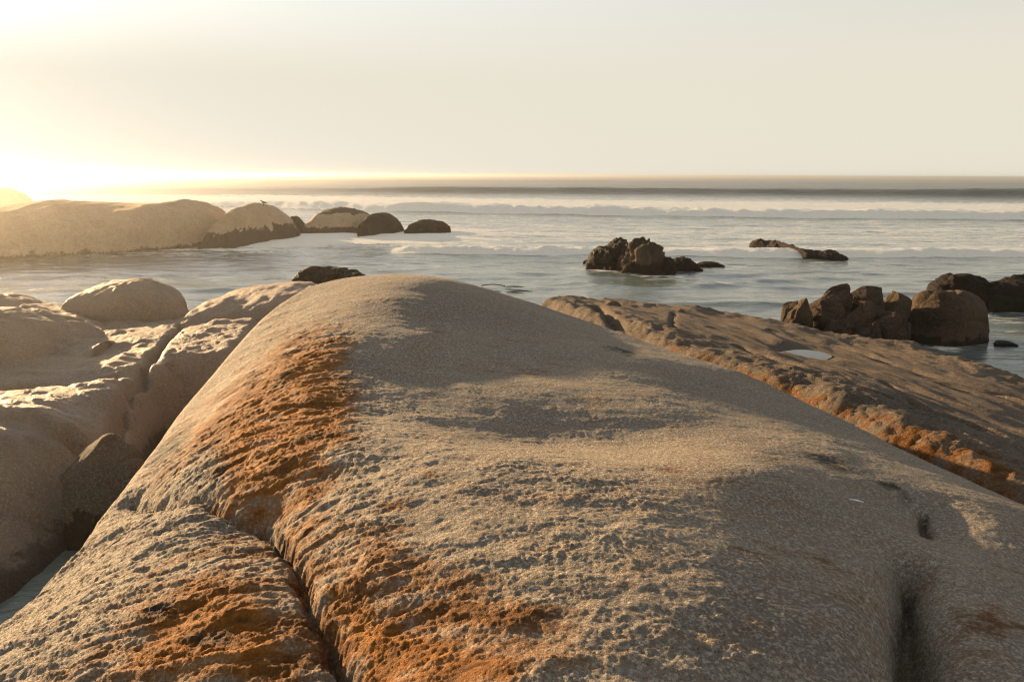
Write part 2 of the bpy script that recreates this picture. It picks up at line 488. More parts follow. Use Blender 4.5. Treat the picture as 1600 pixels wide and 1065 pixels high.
# ================================================================== foreground outcrop
def world_pts(lst): return [at_y(*p) for p in lst]
dome_in = [(800,1065,2.10),(800,900,2.75),(800,800,3.32),(800,718,4.05),(800,690,4.98),(800,640,5.55),(800,560,6.95),(800,505,8.3),
  (600,432,9.6),(700,436,9.6),(650,470,8.27),(620,560,6.45),(600,640,5.30),(560,540,6.64),(560,690,4.42),(600,760,3.75),(600,900,2.85),(600,1065,2.25),
  (480,620,5.55),(440,560,6.6),(470,480,8.5),(400,650,5.45),(330,690,5.3),(300,760,4.55),(430,760,4.15),(430,800,3.95),(370,812,3.95),(250,850,3.85),
  (200,950,3.10),(350,900,3.20),(400,980,2.72),(250,1010,2.72),(100,1065,2.62),(450,1065,2.38),(520,960,2.68),(100,960,3.3),
  (1000,1000,2.33),(1000,850,2.98),(1000,760,3.75),(1000,722,4.18),(1000,697,5.05),(1000,640,5.75),(1000,560,7.35),(1130,1000,2.36),(1200,850,3.25),(1250,950,2.66),
  (1350,850,3.62),(1380,950,2.9),(1250,1065,2.22),(1200,735,4.12),(1200,712,4.85),(1200,665,5.8),(1150,610,7.05),(1300,700,5.35),(1350,780,4.3),
  (1450,800,4.35),(1520,950,3.02),(1600,1010,2.82),(1600,860,4.0),(1750,950,3.65),(1560,800,4.5),(1450,870,3.5),(1480,1065,2.36)]
rim = [(420,490,8.7),(350,568,7.4),(290,640,6.6),(222,738,5.5),(135,858,4.45),(0,985,3.7),(-160,1100,3.05)]
far = [(480,450,9.4),(540,434,9.9),(600,429,10.2),(660,430,10.3),(740,446,10.2),(850,479,9.8),(950,512,9.4),(1050,548,8.55),(1200,600,7.5),(1330,660,6.75),(1450,722,6.0),(1600,787,5.3),(1750,850,4.5)]
P = world_pts(dome_in + rim + far)
P += [(0,0,1.95),(-1.5,0.3,1.85),(1.5,0.3,1.8),(0,-2,1.9),(-2.5,-1,1.5),(2.6,0,1.55),(3.6,1.5,1.3),(-2.8,1,1.5),(-2.5,-3,1.5),(3,-3,1.8)]
tps_dome = TPS(P, 0.004)
foot = [p[:2] for p in world_pts(rim)][::-1] + [p[:2] for p in world_pts(far)] + [(4.6,3.0),(5.2,0),(5,-4),(-3.5,-4),(-3.4,0.5)]
def surf_dome(x, y):
    o = outside_dist(x, y, foot)
    return tps_dome(x, y) - (0.28*o + 1.9*o*o)
def on_dome(lst): return [hit(px, py, tps_dome) for px, py in lst]
cr1 = on_dome([(405,805),(440,838),(470,890),(500,960),(530,1020),(560,1064)])
cr1 = spline([p[:2] for p in cr1] , 6)
cr2 = spline([p[:2] for p in on_dome([(1428,880),(1424,930),(1432,990),(1440,1064)])], 6)
cr3 = spline([p[:2] for p in on_dome([(1446,793),(1449,826)])], 6)
cr4 = spline([p[:2] for p in on_dome([(205,778),(260,782),(310,772),(350,788),(405,806)])], 6)
ux, uy, _ = at_y(600, 690, 4.5)

ang = np.concatenate([np.linspace(-80, -38, 50)[:-1], np.linspace(-38, 38, 920), np.linspace(38, 75, 45)[1:]])
na, nr = len(ang), 680
rad = np.concatenate([np.geomspace(1.4, 3.0, 30, endpoint=False), np.geomspace(3.0, 12.8, nr - 30)])
AA, RR = np.meshgrid(ang*R(1), rad, indexing='ij')
X = (RR*np.sin(AA)).ravel(); Y = (RR*np.cos(AA)).ravel() - 1.5
z = surf_dome(X, Y)
z0 = z.copy()
px, py = pix(X, Y, z0)
wob = 0.03*fbm(X*5, Y*5, octaves=3, seed=61) + 0.012*fbm(X*24, Y*24, octaves=3, seed=63, gain=0.7)
def groove(line, w, depth, pw=2.0):
    d = seg_dist(X + wob, Y + wob*0.7, line)
    return depth*np.exp(-(d/w)**pw)
g1 = groove(cr1, 0.026, 0.16, 1.6)*(0.65 + 0.5*noise(X*4, Y*4, seed=62))
g2 = groove(cr2, np.interp(Y, [2.2, 2.75, 3.25], [0.050, 0.066, 0.025]), 0.20*np.interp(Y, [2.6, 3.3], [1.0, 0.5]), 2.6)
g4 = groove(cr4, 0.035, 0.07, 1.5)*(0.7 + 0.6*noise(X*5, Y*5, seed=64))
z -= g4 + 0.06*np.exp(-(seg_dist(X, Y, cr4)/0.14)**2)
g3 = groove(cr3, 0.030, 0.09, 2.2)
# broad valleys that lead into the cracks
z -= g1 + 0.05*np.exp(-(seg_dist(X, Y, cr1)/0.16)**2)
z -= g2 + 0.17*np.exp(-(seg_dist(X, Y, cr2)/np.interp(Y, [2.4, 3.3], [0.17, 0.10]))**2)
z -= g3 + 0.05*np.exp(-(seg_dist(X, Y, cr3)/0.18)**2)
# undulation and coarse weathering
z += 0.016*fbm(X*0.9, Y*1.3, octaves=3, seed=71)
rgh = 0.25 + 0.75*polymask(px, py, [(-50,1100),(-50,900),(330,640),(430,480),(540,500),(590,640),(760,700),(1000,760),(1080,860),(1340,1080)], 70)
rgh = np.clip(rgh + 0.25*fbm(X*1.3, Y*1.3, octaves=2, seed=73), 0.15, 1.1)
wx = X + 0.05*fbm(X*4, Y*4, octaves=3, seed=79); wy = Y + 0.05*fbm(X*4 + 9, Y*4, octaves=3, seed=80)
n1 = fbm(wx*4.0, wy*6, octaves=4, seed=81, gain=0.55)
n2 = ridged(wx*11, wy*13, octaves=5, seed=83, gain=0.72)
n3 = fbm(wx*34, wy*42, octaves=3, seed=87, gain=0.85)
patch = 0.55 + 0.6*fbm(X*2.2, Y*3.0, octaves=3, seed=88)
z += rgh*(0.016*n1 + np.clip(patch, 0.15, 1.3)*(0.0045*n2 + 0.0068*n3))
# pits and small ledges in the left flank
lf = polymask(px, py, [(-50,1100),(-50,900),(330,640),(430,520),(540,520),(600,760),(700,1080)], 60)
pit = np.clip(fbm(wx*4.5, wy*13, octaves=5, seed=91, gain=0.65) - 0.35, 0, 0.5)
z -= rgh*0.028*pit*lf
z += rgh*lf*0.010*terrace(2.0*fbm(wx*1.5, wy*4.5, octaves=4, seed=94), 0.75)
z += rgh*lf*0.010*ridged(wx*3.0, wy*14, octaves=5, seed=93, gain=0.7)
rust = 0.0*X
rust = np.maximum(rust, polymask(px, py, [(430,530),(500,505),(556,530),(545,590),(570,640),(560,690),(520,730),(460,790),(520,880),(640,960),(800,1010),(840,1080),(560,1080),(470,880),(420,800),(330,780),(330,720),(230,760),(300,650)], 60)*0.92)
rust = np.maximum(rust, polymask(px, py, [(150,1080),(200,990),(270,900),(350,880),(440,930),(490,1080)], 60)*0.88)
rust = np.maximum(rust, 0.62*polymask(px, py, [(480,780),(640,800),(900,960),(960,1080),(300,1080),(60,1080),(150,940),(330,840)], 90))
rust = np.maximum(rust, 0.74*polymask(px, py, [(320,700),(470,640),(540,740),(500,830),(540,960),(500,900),(450,820),(330,800)], 40))
rust = np.maximum(rust, 0.62*blob(px, py, 620, 797, 40, 14))
rust = np.maximum(rust, 0.55*blob(px, py, 670, 742, 26, 10))
rust = np.maximum(rust, 0.42*blob(px, py, 1100, 760, 160, 40, 10))
rust = np.maximum(rust, 0.36*blob(px, py, 1250, 870, 200, 60, 30))
rust = np.maximum(rust, 0.40*blob(px, py, 1560, 960, 120, 70, -20))
rust = np.maximum(rust, 0.33*blob(px, py, 880, 600, 200, 50, 20))
dark = np.clip(g1*5 + g4*8, 0, 1)*0.6
dark = np.maximum(dark, 0.62*blob(px, py, 1300, 725, 75, 15, 20))
dark = np.maximum(dark, 0.55*blob(px, py, 1400, 765, 70, 16, 30))
dark = np.maximum(dark, 0.45*blob(px, py, 1200, 718, 70, 10, 8))
dark = np.maximum(dark, 0.60*blob(px, py, 970, 548, 50, 10, 12))
dark = np.maximum(dark, 0.25*blob(px, py, 1450, 810, 40, 45))  # painted shade round the small hole
dark = np.maximum(dark, 0.20*blob(px, py, 1430, 960, 60, 110))  # painted shade in and beside the right crevice
dark = np.maximum(dark, 0.62*blob(px, py, 265, 700, 30, 90, 42))
dark = np.maximum(dark, 0.55*blob(px, py, 330, 740, 60, 30, -35))
dark = np.maximum(dark, 0.50*blob(px, py, 440, 600, 60, 20, -50))
dark = np.maximum(dark, 0.55*blob(px, py, 250, 960, 90, 22, -35))  # shade of the lower-left trough, painted into the colour
dark = np.maximum(dark, 0.55*blob(px, py, 340, 1000, 80, 30, 0))
dark = np.maximum(dark, 0.60*blob(px, py, 440, 850, 30, 50, -30))
dark = np.maximum(dark, 0.8*smooth(0.5, 0.1, z0))
V = np.stack([X, Y, z], 1)
dome = grid_mesh('granite_outcrop', V, na, nr, M_DOME, {'rust': rust, 'dark': dark, 'wet': smooth(0.35, 0.05, z0)}, z > -0.5)
tag(dome, 'huge grey granite whaleback filling the foreground with rust orange stained left flank', 'rock')

# ================================================================== ledge on the right
led = [(1600,740,6.4),(1500,690,7.1),(1400,640,8.0),(1300,600,9.0),(1200,570,10.0),(1100,540,11.3),(1000,505,12.9),(950,490,13.9),(890,476,15.4),
  (1050,486,15.6),(1060,500,14.2),(1150,500,15.2),(1225,513,14.6),(1330,532,14.0),(1440,551,13.3),(1600,606,10.8),
  (1200,530,12.8),(1300,560,11.6),(1400,590,10.4),(1500,630,9.2),(1600,680,7.9),(1500,580,11.4),(1750,670,9.3),(1800,760,7.0),(1900,900,5.2),
  (1160,548,11.2),(1300,585,9.8),(1380,610,9.1),(1480,655,8.2),(1600,710,7.2)]
LP = world_pts(led)
tps_led = TPS(LP, 0.02)
lfoot = [at_y(*p)[:2] for p in [(862,478,15.6),(935,500,13.4),(1010,525,12.0),(1080,555,10.8),(1180,590,9.5),(1290,630,8.4),(1400,680,7.4),(1500,722,6.7),(1600,765,6.1),(1800,850,5.0)]]
lfoot += [(6.5,3.0),(9.5,3.0)] + [at_y(*p)[:2] for p in [(1900,720,9.0),(1750,660,9.9),(1600,604,11.1),(1440,549,13.6),(1330,529,14.4),(1225,509,15.2),(1150,495,15.9),(1050,480,16.4),(980,472,16.6),(900,470,16.4)]]
def surf_led(x, y):
    o = outside_dist(x, y, lfoot)
    return tps_led(x, y) - (0.35*o + 1.6*o*o)
pool_c = hit(1262, 553, surf_led)
na, nr = 360, 300
ang = np.linspace(-2, 62, na); rad = np.geomspace(5.0, 18.5, nr)
AA, RR = np.meshgrid(ang*R(1), rad, indexing='ij')
X = (RR*np.sin(AA)).ravel(); Y = (RR*np.cos(AA)).ravel()
z = surf_led(X, Y); z0 = z.copy()
px, py = pix(X, Y, z0)
o = outside_dist(X, Y, lfoot)
dirx, diry = 0.33, -0.94           # the grain of the ledge runs towards the camera's right
uu = X*dirx + Y*diry; vv = X*diry*-1 + Y*dirx
ridg = ridged(uu*0.35, vv*1.3, octaves=3, seed=101)
z += 0.030*ridg + 0.02*fbm(X*0.8, Y*0.8, octaves=2, seed=103) + 0.012*ridged(uu*1.2, vv*5, octaves=3, seed=102)
din = np.where(o > 0, 0.0, seg_dist(X, Y, lfoot, True))
flank = np.exp(-(din/0.70)**2)
z += 0.022*terrace(1.8*fbm(uu*0.4, vv*1.5, octaves=4, seed=104) + 0.5)
z += (0.15 + 1.2*flank)*(0.050*fbm(X*2.0, Y*2.0, octaves=4, seed=105) + 0.013*ridged(X*9, Y*9, octaves=4, seed=107, gain=0.65) + 0.006*fbm(X*30, Y*30, octaves=2, seed=109))
# lengthwise joints and one cross joint
for line, w, dp in [([(1150,545),(1250,580),(1330,605),(1420,640)], 0.05, 0.10), ([(1200,520),(1320,548),(1420,580),(1600,640)], 0.06, 0.10),
                    ([(1400,575),(1500,605),(1600,632)], 0.05, 0.10), ([(1052,492),(1050,520)], 0.03, 0.07), ([(930,483),(960,503),(1000,515)], 0.10, 0.22),
                    ([(1380,600),(1440,640),(1560,690)], 0.04, 0.06)]:
    L = spline([hit(a, b, surf_led)[:2] for a, b in line], 6)
    z -= dp*np.exp(-(seg_dist(X + 0.06*noise(X*3, Y*3, seed=5), Y, L)/w)**2)
# basin that holds the rock pool
poolpx = [(1218,545),(1245,546),(1275,551),(1306,561),(1288,564),(1262,560),(1235,554)]
pool_w = [hit(a, b, surf_led) for a, b in poolpx]
pz = float(np.mean([p[2] for p in pool_w]))
pd = np.where(inside(X, Y, pool_w), seg_dist(X, Y, pool_w, True), -seg_dist(X, Y, pool_w, True))
wgt = smooth(-0.30, 0.0, pd)
z = z*(1 - wgt) + (pz - 0.05*smooth(-0.03, 0.1, pd))*wgt
wgt2 = smooth(-0.5, 0.0, pd)
near = smooth(0, 60, py - np.interp(px, [860, 1100, 1600, 1800], [470, 520, 690, 760]))
rust = 0.46*np.exp(-(din/0.30)**2)*near + 0.06
dark = 0.75*smooth(0.40, 0.10, z0 + 0.08*noise(X*2, Y*2, seed=110)) + 0.30*np.clip(-ridg, 0, 1)
dark = np.maximum(dark, 0.55*blob(px, py, 1480, 610, 130, 10, 20))
wet = 0.7*smooth(0.65, 0.25, z0)
ledge = grid_mesh('granite_ledge', np.stack([X, Y, z], 1), na, nr, M_LEDGE, {'rust': rust, 'dark': dark, 'wet': wet}, z > -0.5)
tag(ledge, 'long low brown granite ledge sloping to the sea behind the foreground whaleback, right side', 'rock')
pv = [(x, y, pz) for x, y, _ in spline([p for p in pool_w + pool_w[:1]], 6)[:-1]]
cxy = np.mean(np.array(pv), 0)
pv = [tuple(cxy + (np.array(p) - cxy)*0.86) for p in pv]
pool = poly_mesh('rock_pool', pv, [tuple(range(len(pv)))[::-1]], M_POOL, smooth_=False)
structure(pool, 'small pale rock pool lying in a hollow of the right ledge')

# ================================================================== left shore platform
lef = [(0,640,8.2),(100,640,8.6),(190,598,9.8),(250,548,11.2),(300,512,12.8),(370,545,11.0),(340,600,9.9),(300,560,10.8),(260,630,9.9),(100,700,7.9),
  (0,700,7.4),(0,800,6.9),(100,800,7.35),(60,760,7.3),(0,900,6.2),(-60,960,5.7),(180,620,9.3),(190,660,8.9),(190,560,11.0),(150,530,12.4),(60,610,9.4),(0,612,9.6),(130,605,9.8),
  (200,510,14.5),(100,505,14.7),(0,520,13.9),(250,505,14.7),(-150,640,8.5),(-150,800,6.9),(-200,520,13.2),(300,497,15.0),(370,490,15.0)]
tps_left = TPS(world_pts(lef), 0.01)
efoot = [at_y(*p)[:2] for p in [(375,520,11.6),(355,580,10.9)]] + [(-4.75,10.9),(-4.95,10.3),(-4.85,9.6),(-4.5,8.4),(-4.3,7.2),(-4.3,6.5),(-4.4,5.8),(-4.6,5.0),(-5,4),(-8,3.5)]
efoot += [(-12,6),(-14,14.5)] + [at_y(*p)[:2] for p in [(0,488,15.6),(100,496,15.8),(200,500,15.8),(290,497,15.6),(360,490,15.4),(420,486,15.2)]]
def surf_left(x, y):
    o = outside_dist(x, y, efoot)
    return tps_left(x, y) - (0.7*o + 4.0*o*o)
na, nr = 320, 300
ang = np.linspace(-62, -17, na); rad = np.geomspace(5.2, 17.5, nr)
AA, RR = np.meshgrid(ang*R(1), rad, indexing='ij')
X = (RR*np.sin(AA)).ravel(); Y = (RR*np.cos(AA)).ravel()
z = surf_left(X, Y); z0 = z.copy()
px, py = pix(X, Y, z0)
z += 0.05*fbm(X*0.7, Y*0.9, octaves=3, seed=121) + 0.022*fbm(X*2.6, Y*4, octaves=3, seed=123) + 0.010*fbm(X*9, Y*14, octaves=4, seed=125, gain=0.7) + 0.020*ridged(X*1.1 + 0.4*Y, Y*2.6, octaves=5, seed=127, gain=0.6)
z += 0.035*terrace(1.6*fbm(X*0.55 + 0.25*Y, Y*0.9, octaves=4, seed=131) + 0.5) + 0.010*terrace(2.2*fbm(X*1.6, Y*2.4, octaves=3, seed=133), 0.85)
for line, w, dp in [([(300,505),(225,580),(198,615),(190,660),(178,700)], 0.06, 0.22), ([(0,800),(60,812),(110,838)], 0.03, 0.07), ([(110,690),(150,740),(130,800)], 0.10, 0.20),
                    ([(0,608),(60,606),(130,603),(180,590)], 0.12, 0.15)]:
    L = spline([hit(a, b, surf_left)[:2] for a, b in line], 6)
    z -= dp*np.exp(-(seg_dist(X + 0.08*noise(X*3, Y*3, seed=6), Y, L)/w)**2)
wet = np.maximum(0.8*blob(px, py, 60, 680, 120, 45, -15), 0.3*blob(px, py, 170, 620, 110, 40, -20))
wet = np.maximum(wet, 0.18*smooth(-0.1, 0.35, fbm(X*1.5, Y*2.5, octaves=4, seed=129)))
wet = np.maximum(wet, smooth(0.4, 0.1, z0))
left = grid_mesh('granite_slab', np.stack([X, Y, z], 1), na, nr, M_LEFT,
                 {'rust': 0.15 + 0*X, 'dark': 0.85*smooth(0.35, 0.05, z0), 'wet': wet}, z > -0.5)
tag(left, 'broad brown granite slab along the left of the narrow channel, cracked down its middle', 'rock')

# ================================================================== boulders from their outlines
def hull_rock(name, top, base, mat, label, cat='rock', zb=0.0, depth=0.5, nu=90, nv=70, p=0.8, seed=1, rough=0.05, freq=1.0,
              facet=0.0, cells=30, Yf=None, dark=None, rust=0.0, wetz=0.0, group=None, parent=None, lean=0.0, fine=1.0, chops=0, chop=0.8, cap=0.0):
    """a solid rock whose skyline is the outline `top` and whose foot is `base`; depth in metres is half of its thickness"""
    top = np.array(top, float); base = np.array(base, float)
    u = 0.5 - 0.5*np.cos(np.linspace(0, math.pi, nu))
    x0, x1 = top[0, 0], top[-1, 0]
    pxs = x0 + (x1 - x0)*u
    sp = spline(top, 10)
    T = np.interp(pxs, sp[:, 0], sp[:, 1]); B = np.interp(pxs, base[:, 0], base[:, 1])
    v = np.linspace(-0.35, math.pi + 0.35, nv)
    sv = np.sin(v); cv = np.cos(v)
    ss = np.sign(sv)*np.abs(sv)**p; cc = np.sign(cv)*np.abs(cv)**0.85
    V = np.zeros((nu, nv, 3)); tp = np.sqrt(np.clip(1 - (2*u - 1)**2, 0, 1))**0.8
    for i in range(nu):
        yf = at_z(pxs[i], B[i], zb)[1] if Yf is None else Yf
        d = depth*max(tp[i], 0.01)
        yc = yf + d
        X_, _, zt = at_y(pxs[i], T[i], yc)
        h = max(zt - zb, 0.01)*(0.15 + 0.85*float(smooth(0.0, 0.35, tp[i])))
        V[i, :, 0] = X_
        V[i, :, 1] = yc - d*cc + lean*h*np.clip(ss, 0, 1)
        V[i, :, 2] = zb + h*np.where(ss > 0, ss, ss*0.6)
        lo = ss < 0
        V[i, lo, 2] = zb + 0.5*ss[lo]*min(h + 0.2, 1.2)
    Wd = V[:, :, 0].max() - V[:, :, 0].min()
    Hh = V[:, :, 2].max() - zb
    S = min(Wd, max(2*depth, 0.1), 2.5*max(Hh, 0.05))
    # smooth normals
    du = np.gradient(V, axis=0); dv = np.gradient(V, axis=1)
    N = np.cross(du, dv); N /= np.linalg.norm(N, axis=2, keepdims=True) + 1e-9
    c = V.reshape(-1, 3).mean(0)
    flip = np.sum(N*(V - c), axis=2).mean() < 0
    if flip: N = -N
    Vf = V.reshape(-1, 3); Nf = N.reshape(-1, 3)
    q = Vf/S*freq*2.2
    D = rough*S*(fbm(q[:, 0], q[:, 1], q[:, 2], 4, seed) + 0.35*ridged(q[:, 0]*3, q[:, 1]*3, q[:, 2]*3, 3, seed + 3))
    D += fine*rough*S*0.22*fbm(q[:, 0]*9, q[:, 1]*9, q[:, 2]*9, 3, seed + 5, 0.65)
    if facet:
        rg = np.random.RandomState(seed)
        lo, hi = Vf.min(0), Vf.max(0)
        C = lo + (hi - lo)*rg.rand(cells, 3)
        Q = Vf + 0.10*S*np.stack([noise(q[:, 0]*2, q[:, 1]*2, q[:, 2]*2, seed + k) for k in (11, 12, 13)], 1)
        dd = np.linalg.norm(Q[:, None] - C[None], axis=2)
        idx = np.argsort(dd, axis=1)[:, :2]
        d1 = np.take_along_axis(dd, idx[:, :1], 1)[:, 0]; d2 = np.take_along_axis(dd, idx[:, 1:2], 1)[:, 0]
        ofs = rg.rand(cells) - 0.5
        tl = rg.randn(cells, 3)*0.5
        k0 = idx[:, 0]
        D += facet*S*(ofs[k0]*0.7 + np.sum(tl[k0]*(Vf - C[k0]), 1)/S*1.2)*smooth(0, 0.10*S, d2 - d1)
        D -= facet*S*0.75*np.exp(-((d2 - d1)/(0.05*S))**2)
    if chops:
        rg = np.random.RandomState(seed + 500)
        cen = np.array([Vf[:, 0].mean(), Vf[:, 1].mean(), zb + 0.35*Hh]); half = np.array([Wd/2, depth, 0.65*Hh])
        for k in range(chops):
            nn = rg.randn(3); nn[2] = abs(nn[2])*0.8 - 0.15
            if k % 2: nn[1] = -abs(nn[1]) - 0.4; nn[0] = -abs(nn[0]) - 0.3*(k % 3)
            nn /= np.linalg.norm(nn)
            sup = np.linalg.norm(nn*half)
            over = (Vf - cen) @ nn - sup*(chop + 0.2*rg.rand())
            Vf = Vf - np.maximum(over, 0)[:, None]*nn*0.93
    edge = np.repeat(np.minimum(1, tp*2.2), nv)
    Vf = Vf + Nf*(D*edge)[:, None]
    zrel = (Vf[:, 2] - zb)
    n_ = fbm(Vf[:, 0]/S*3, Vf[:, 1]/S*3, Vf[:, 2]/S*3, 6, seed + 9, 0.7)
    dk = np.zeros(len(Vf)) if dark is None else np.clip(smooth(dark*1.35, dark*0.75, zrel + 0.5*dark*n_), 0, 1)*0.95
    if dark is not None and dark < 0: dk = np.clip(0.45 + 0.5*n_, 0, 1)
    if cap: dk = np.maximum(dk, 0.95*smooth(cap, cap + 0.12, zrel/Hh + 0.18*n_))
    wt = smooth(wetz, wetz*0.4, zrel) if wetz else np.zeros(len(Vf))
    ob = grid_mesh(name, Vf, nu, nv, mat, {'rust': rust + np.zeros(len(Vf)), 'dark': dk, 'wet': wt}, None, parent)
    if flip: ob.data.flip_normals()
    if parent is None: tag(ob, label, cat, group)
    return ob

B = hull_rock
# --- far left
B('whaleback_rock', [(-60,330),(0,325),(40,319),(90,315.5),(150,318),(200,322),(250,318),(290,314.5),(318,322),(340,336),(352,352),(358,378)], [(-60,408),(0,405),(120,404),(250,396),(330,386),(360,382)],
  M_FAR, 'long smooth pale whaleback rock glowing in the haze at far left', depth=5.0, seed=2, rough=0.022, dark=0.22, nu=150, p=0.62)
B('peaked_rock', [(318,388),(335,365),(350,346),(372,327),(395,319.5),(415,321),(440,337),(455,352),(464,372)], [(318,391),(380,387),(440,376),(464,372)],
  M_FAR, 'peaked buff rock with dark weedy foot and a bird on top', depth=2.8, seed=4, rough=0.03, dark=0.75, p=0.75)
B('dark_rock', [(446,366),(452,345),(461,338),(470,345),(474,352),(476,364)], [(446,368),(476,365)], M_WEED, 'small dark notched rock squeezed beside the peaked buff rock', depth=1.0, seed=6, rough=0.09, facet=0.05, dark=-1)
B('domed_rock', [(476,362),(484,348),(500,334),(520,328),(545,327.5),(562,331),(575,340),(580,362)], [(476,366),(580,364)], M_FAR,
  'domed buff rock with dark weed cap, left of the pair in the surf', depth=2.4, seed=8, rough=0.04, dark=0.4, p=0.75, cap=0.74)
B('domed_rock', [(560,364),(566,350),(578,338),(592,334),(608,336),(622,347),(630,362)], [(560,370),(600,366),(630,363)], M_WEED,
  'domed brown rock, right of the pair in the surf', depth=1.8, seed=9, rough=0.05, dark=0.45, p=0.75, rust=0.15)
B('low_rock', [(632,362),(645,351),(662,345.5),(680,346),(694,350),(702,356),(704,363)], [(632,365),(704,363)], M_WEED, 'low dark hump of rock alone in foam right of the domed pair', depth=1.5, seed=10, rough=0.07, dark=-1)
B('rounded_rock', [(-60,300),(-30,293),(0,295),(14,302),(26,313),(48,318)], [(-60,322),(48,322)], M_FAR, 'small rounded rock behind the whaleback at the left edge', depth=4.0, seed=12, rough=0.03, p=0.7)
# --- left middle
B('egg_boulder', [(103,490),(110,470),(125,456),(150,447),(178,441),(205,437.5),(235,440),(262,450),(278,464),(283,482),(288,500)], [(103,497),(200,505),(288,503)], M_LEFT,
  'rounded golden brown boulder lying on the far edge of the left slab', zb=0.74, depth=0.75, seed=14, rough=0.03, facet=0.02, cells=9, p=0.6, rust=0.12)
B('whaleback_rock', [(288,500),(315,482),(350,468),(390,456),(430,449),(465,446),(495,450),(520,460),(545,490)], [(288,560),(545,560)], M_LEFT,
  'tan whaleback rock tucked behind the left flank of the foreground outcrop', zb=0.55, depth=1.4, Yf=13.0, seed=16, rough=0.03, p=0.6, rust=0.1)
B('dark_rock', [(452,446),(465,430),(482,420),(500,418.5),(530,422),(558,430),(575,445)], [(452,455),(575,455)], M_WEED, 'dark brown rock peeping over the outcrop crest at left', depth=1.2, Yf=17.5, seed=18, rough=0.05, facet=0.03, rust=0.25)
B('angular_slab', [(-120,520),(-60,500),(0,492),(60,496),(110,512),(138,528),(148,548),(155,592)], [(-120,615),(0,612),(90,606),(150,590)], M_LEFT,
  'large tilted tan slab at the left edge below the long ridge', zb=0.45, depth=1.1, seed=20, rough=0.035, facet=0.03, cells=8, p=0.55, rust=0.08, chops=6, chop=0.72)
B('ridge_rock', [(-120,470),(-40,462),(0,460),(30,466),(60,476),(95,488),(130,502),(160,520)], [(-120,520),(0,500),(80,508),(160,528)], M_LEFT,
  'low tan ridge of rock along the top of the tilted slab', zb=0.72, depth=0.6, seed=22, rough=0.04, facet=0.05, cells=10, p=0.6, rust=0.1)
B('wedge_stone', [(92,590),(105,572),(125,555),(150,540),(168,533),(178,548),(184,585)], [(92,597),(160,598),(182,580)], M_LEFT,
  'flat wedge stone with bright sunlit top between tilted slab and cracked slab', zb=0.55, depth=0.45, seed=24, rough=0.03, facet=0.03, cells=6, p=0.6, chops=6, chop=0.75)
B('wedged_block', [(108,735),(118,705),(135,692),(160,682),(185,700),(204,716),(214,735),(219,775)], [(108,850),(150,850),(200,820),(218,770)], M_LEDGE,
  'upright angular block wedged in the channel beside the cracked slab', zb=0.0, depth=0.5, Yf=7.0, seed=26, rough=0.03, facet=0.05, cells=7, p=0.55, dark=0.3, chops=3, chop=0.9)
# --- right
stack = bpy.data.objects.new('sea_stack', None); col.objects.link(stack)
tag(stack, 'dark knobbly rock standing alone in the sea beyond the ledge', 'rock')
for k, (tp_, bs_, dp, mt) in enumerate([
    ([(916,418),(922,402),(932,391),(942,386),(950,389),(960,400),(968,421)], [(916,418),(968,424)], 0.7, M_WEED),
    ([(940,420),(950,388),(960,379),(973,374.5),(984,378),(996,392),(1004,420)], [(940,419),(1004,424)], 0.9, M_WEED),
    ([(966,427),(978,398),(990,380),(1004,373.5),(1018,379),(1032,394),(1044,410),(1052,428)], [(966,426),(1010,430),(1052,431)], 0.9, M_CRAG),
    ([(1026,430),(1034,408),(1044,402),(1052,408),(1057,430)], [(1026,430.5),(1057,431)], 0.5, M_WEED)]):
    B('lobe', tp_, bs_, mt, None, depth=dp, seed=140 + k*5, rough=0.085, freq=1.5, facet=0.09, cells=14, p=0.6, nu=90, nv=70, parent=stack, dark=0.35 if k == 2 else -1, chops=5, chop=0.85)
B('low_rock', [(1050,418),(1055,406),(1066,402),(1074,403),(1082,410),(1090,415),(1098,421)], [(1050,423),(1098,423)], M_WEED, 'small jagged dark rock touching the right foot of the knobbly sea rock', depth=0.5, seed=30, rough=0.08, facet=0.06, dark=-1)
B('low_rock', [(1086,414),(1100,409.5),(1118,410),(1132,415)], [(1086,416),(1132,416)], M_WEED, 'flat dark sliver of rock awash right of the small jagged rock', depth=0.4, seed=31, rough=0.06, dark=-1)
B('low_rock', [(911,409),(916,406),(922,406.5),(926,410)], [(911,411),(926,411)], M_WEED, 'tiny dark rock awash at the left foot of the knobbly sea rock', depth=0.3, seed=32, nu=40, nv=30, rough=0.06, dark=-1)
B('reef', [(1172,383),(1182,376),(1196,379),(1212,377),(1230,381),(1245,388),(1262,393),(1280,394),(1296,392),(1310,396),(1322,404)], [(1172,387),(1210,392),(1250,403),(1322,407)], M_WEED,
  'low black weedy reef trailing through the near breaker', depth=0.9, seed=34, rough=0.10, facet=0.06, cells=26, dark=-1, nu=150)
B('weedy_boulder', [(1458,462),(1466,442),(1480,432),(1510,431),(1535,436),(1550,450),(1560,478)], [(1458,482),(1560,485)], M_WEED, 'black weed covered boulder behind the squared block', depth=0.9, seed=36, rough=0.06, facet=0.04, dark=0.35, rust=0.1)
B('weedy_boulder', [(1536,484),(1546,458),(1560,444),(1585,435),(1620,433),(1660,440),(1690,484)], [(1536,486),(1690,490)], M_WEED, 'black weed covered boulder cut by the right edge', depth=1.1, seed=38, rough=0.06, facet=0.04, dark=0.35, rust=0.1)
B('squared_block', [(1428,540),(1431,485),(1440,463),(1460,454),(1490,453),(1515,460),(1530,478),(1535,500),(1537,530)], [(1428,542),(1480,540),(1537,532)], M_CRAG,
  'squared brown block of rock at the right end of the craggy cluster', depth=0.85, seed=40, rough=0.035, facet=0.05, cells=10, p=0.45, dark=0.18, nu=120, nv=100, chops=8, chop=0.75)
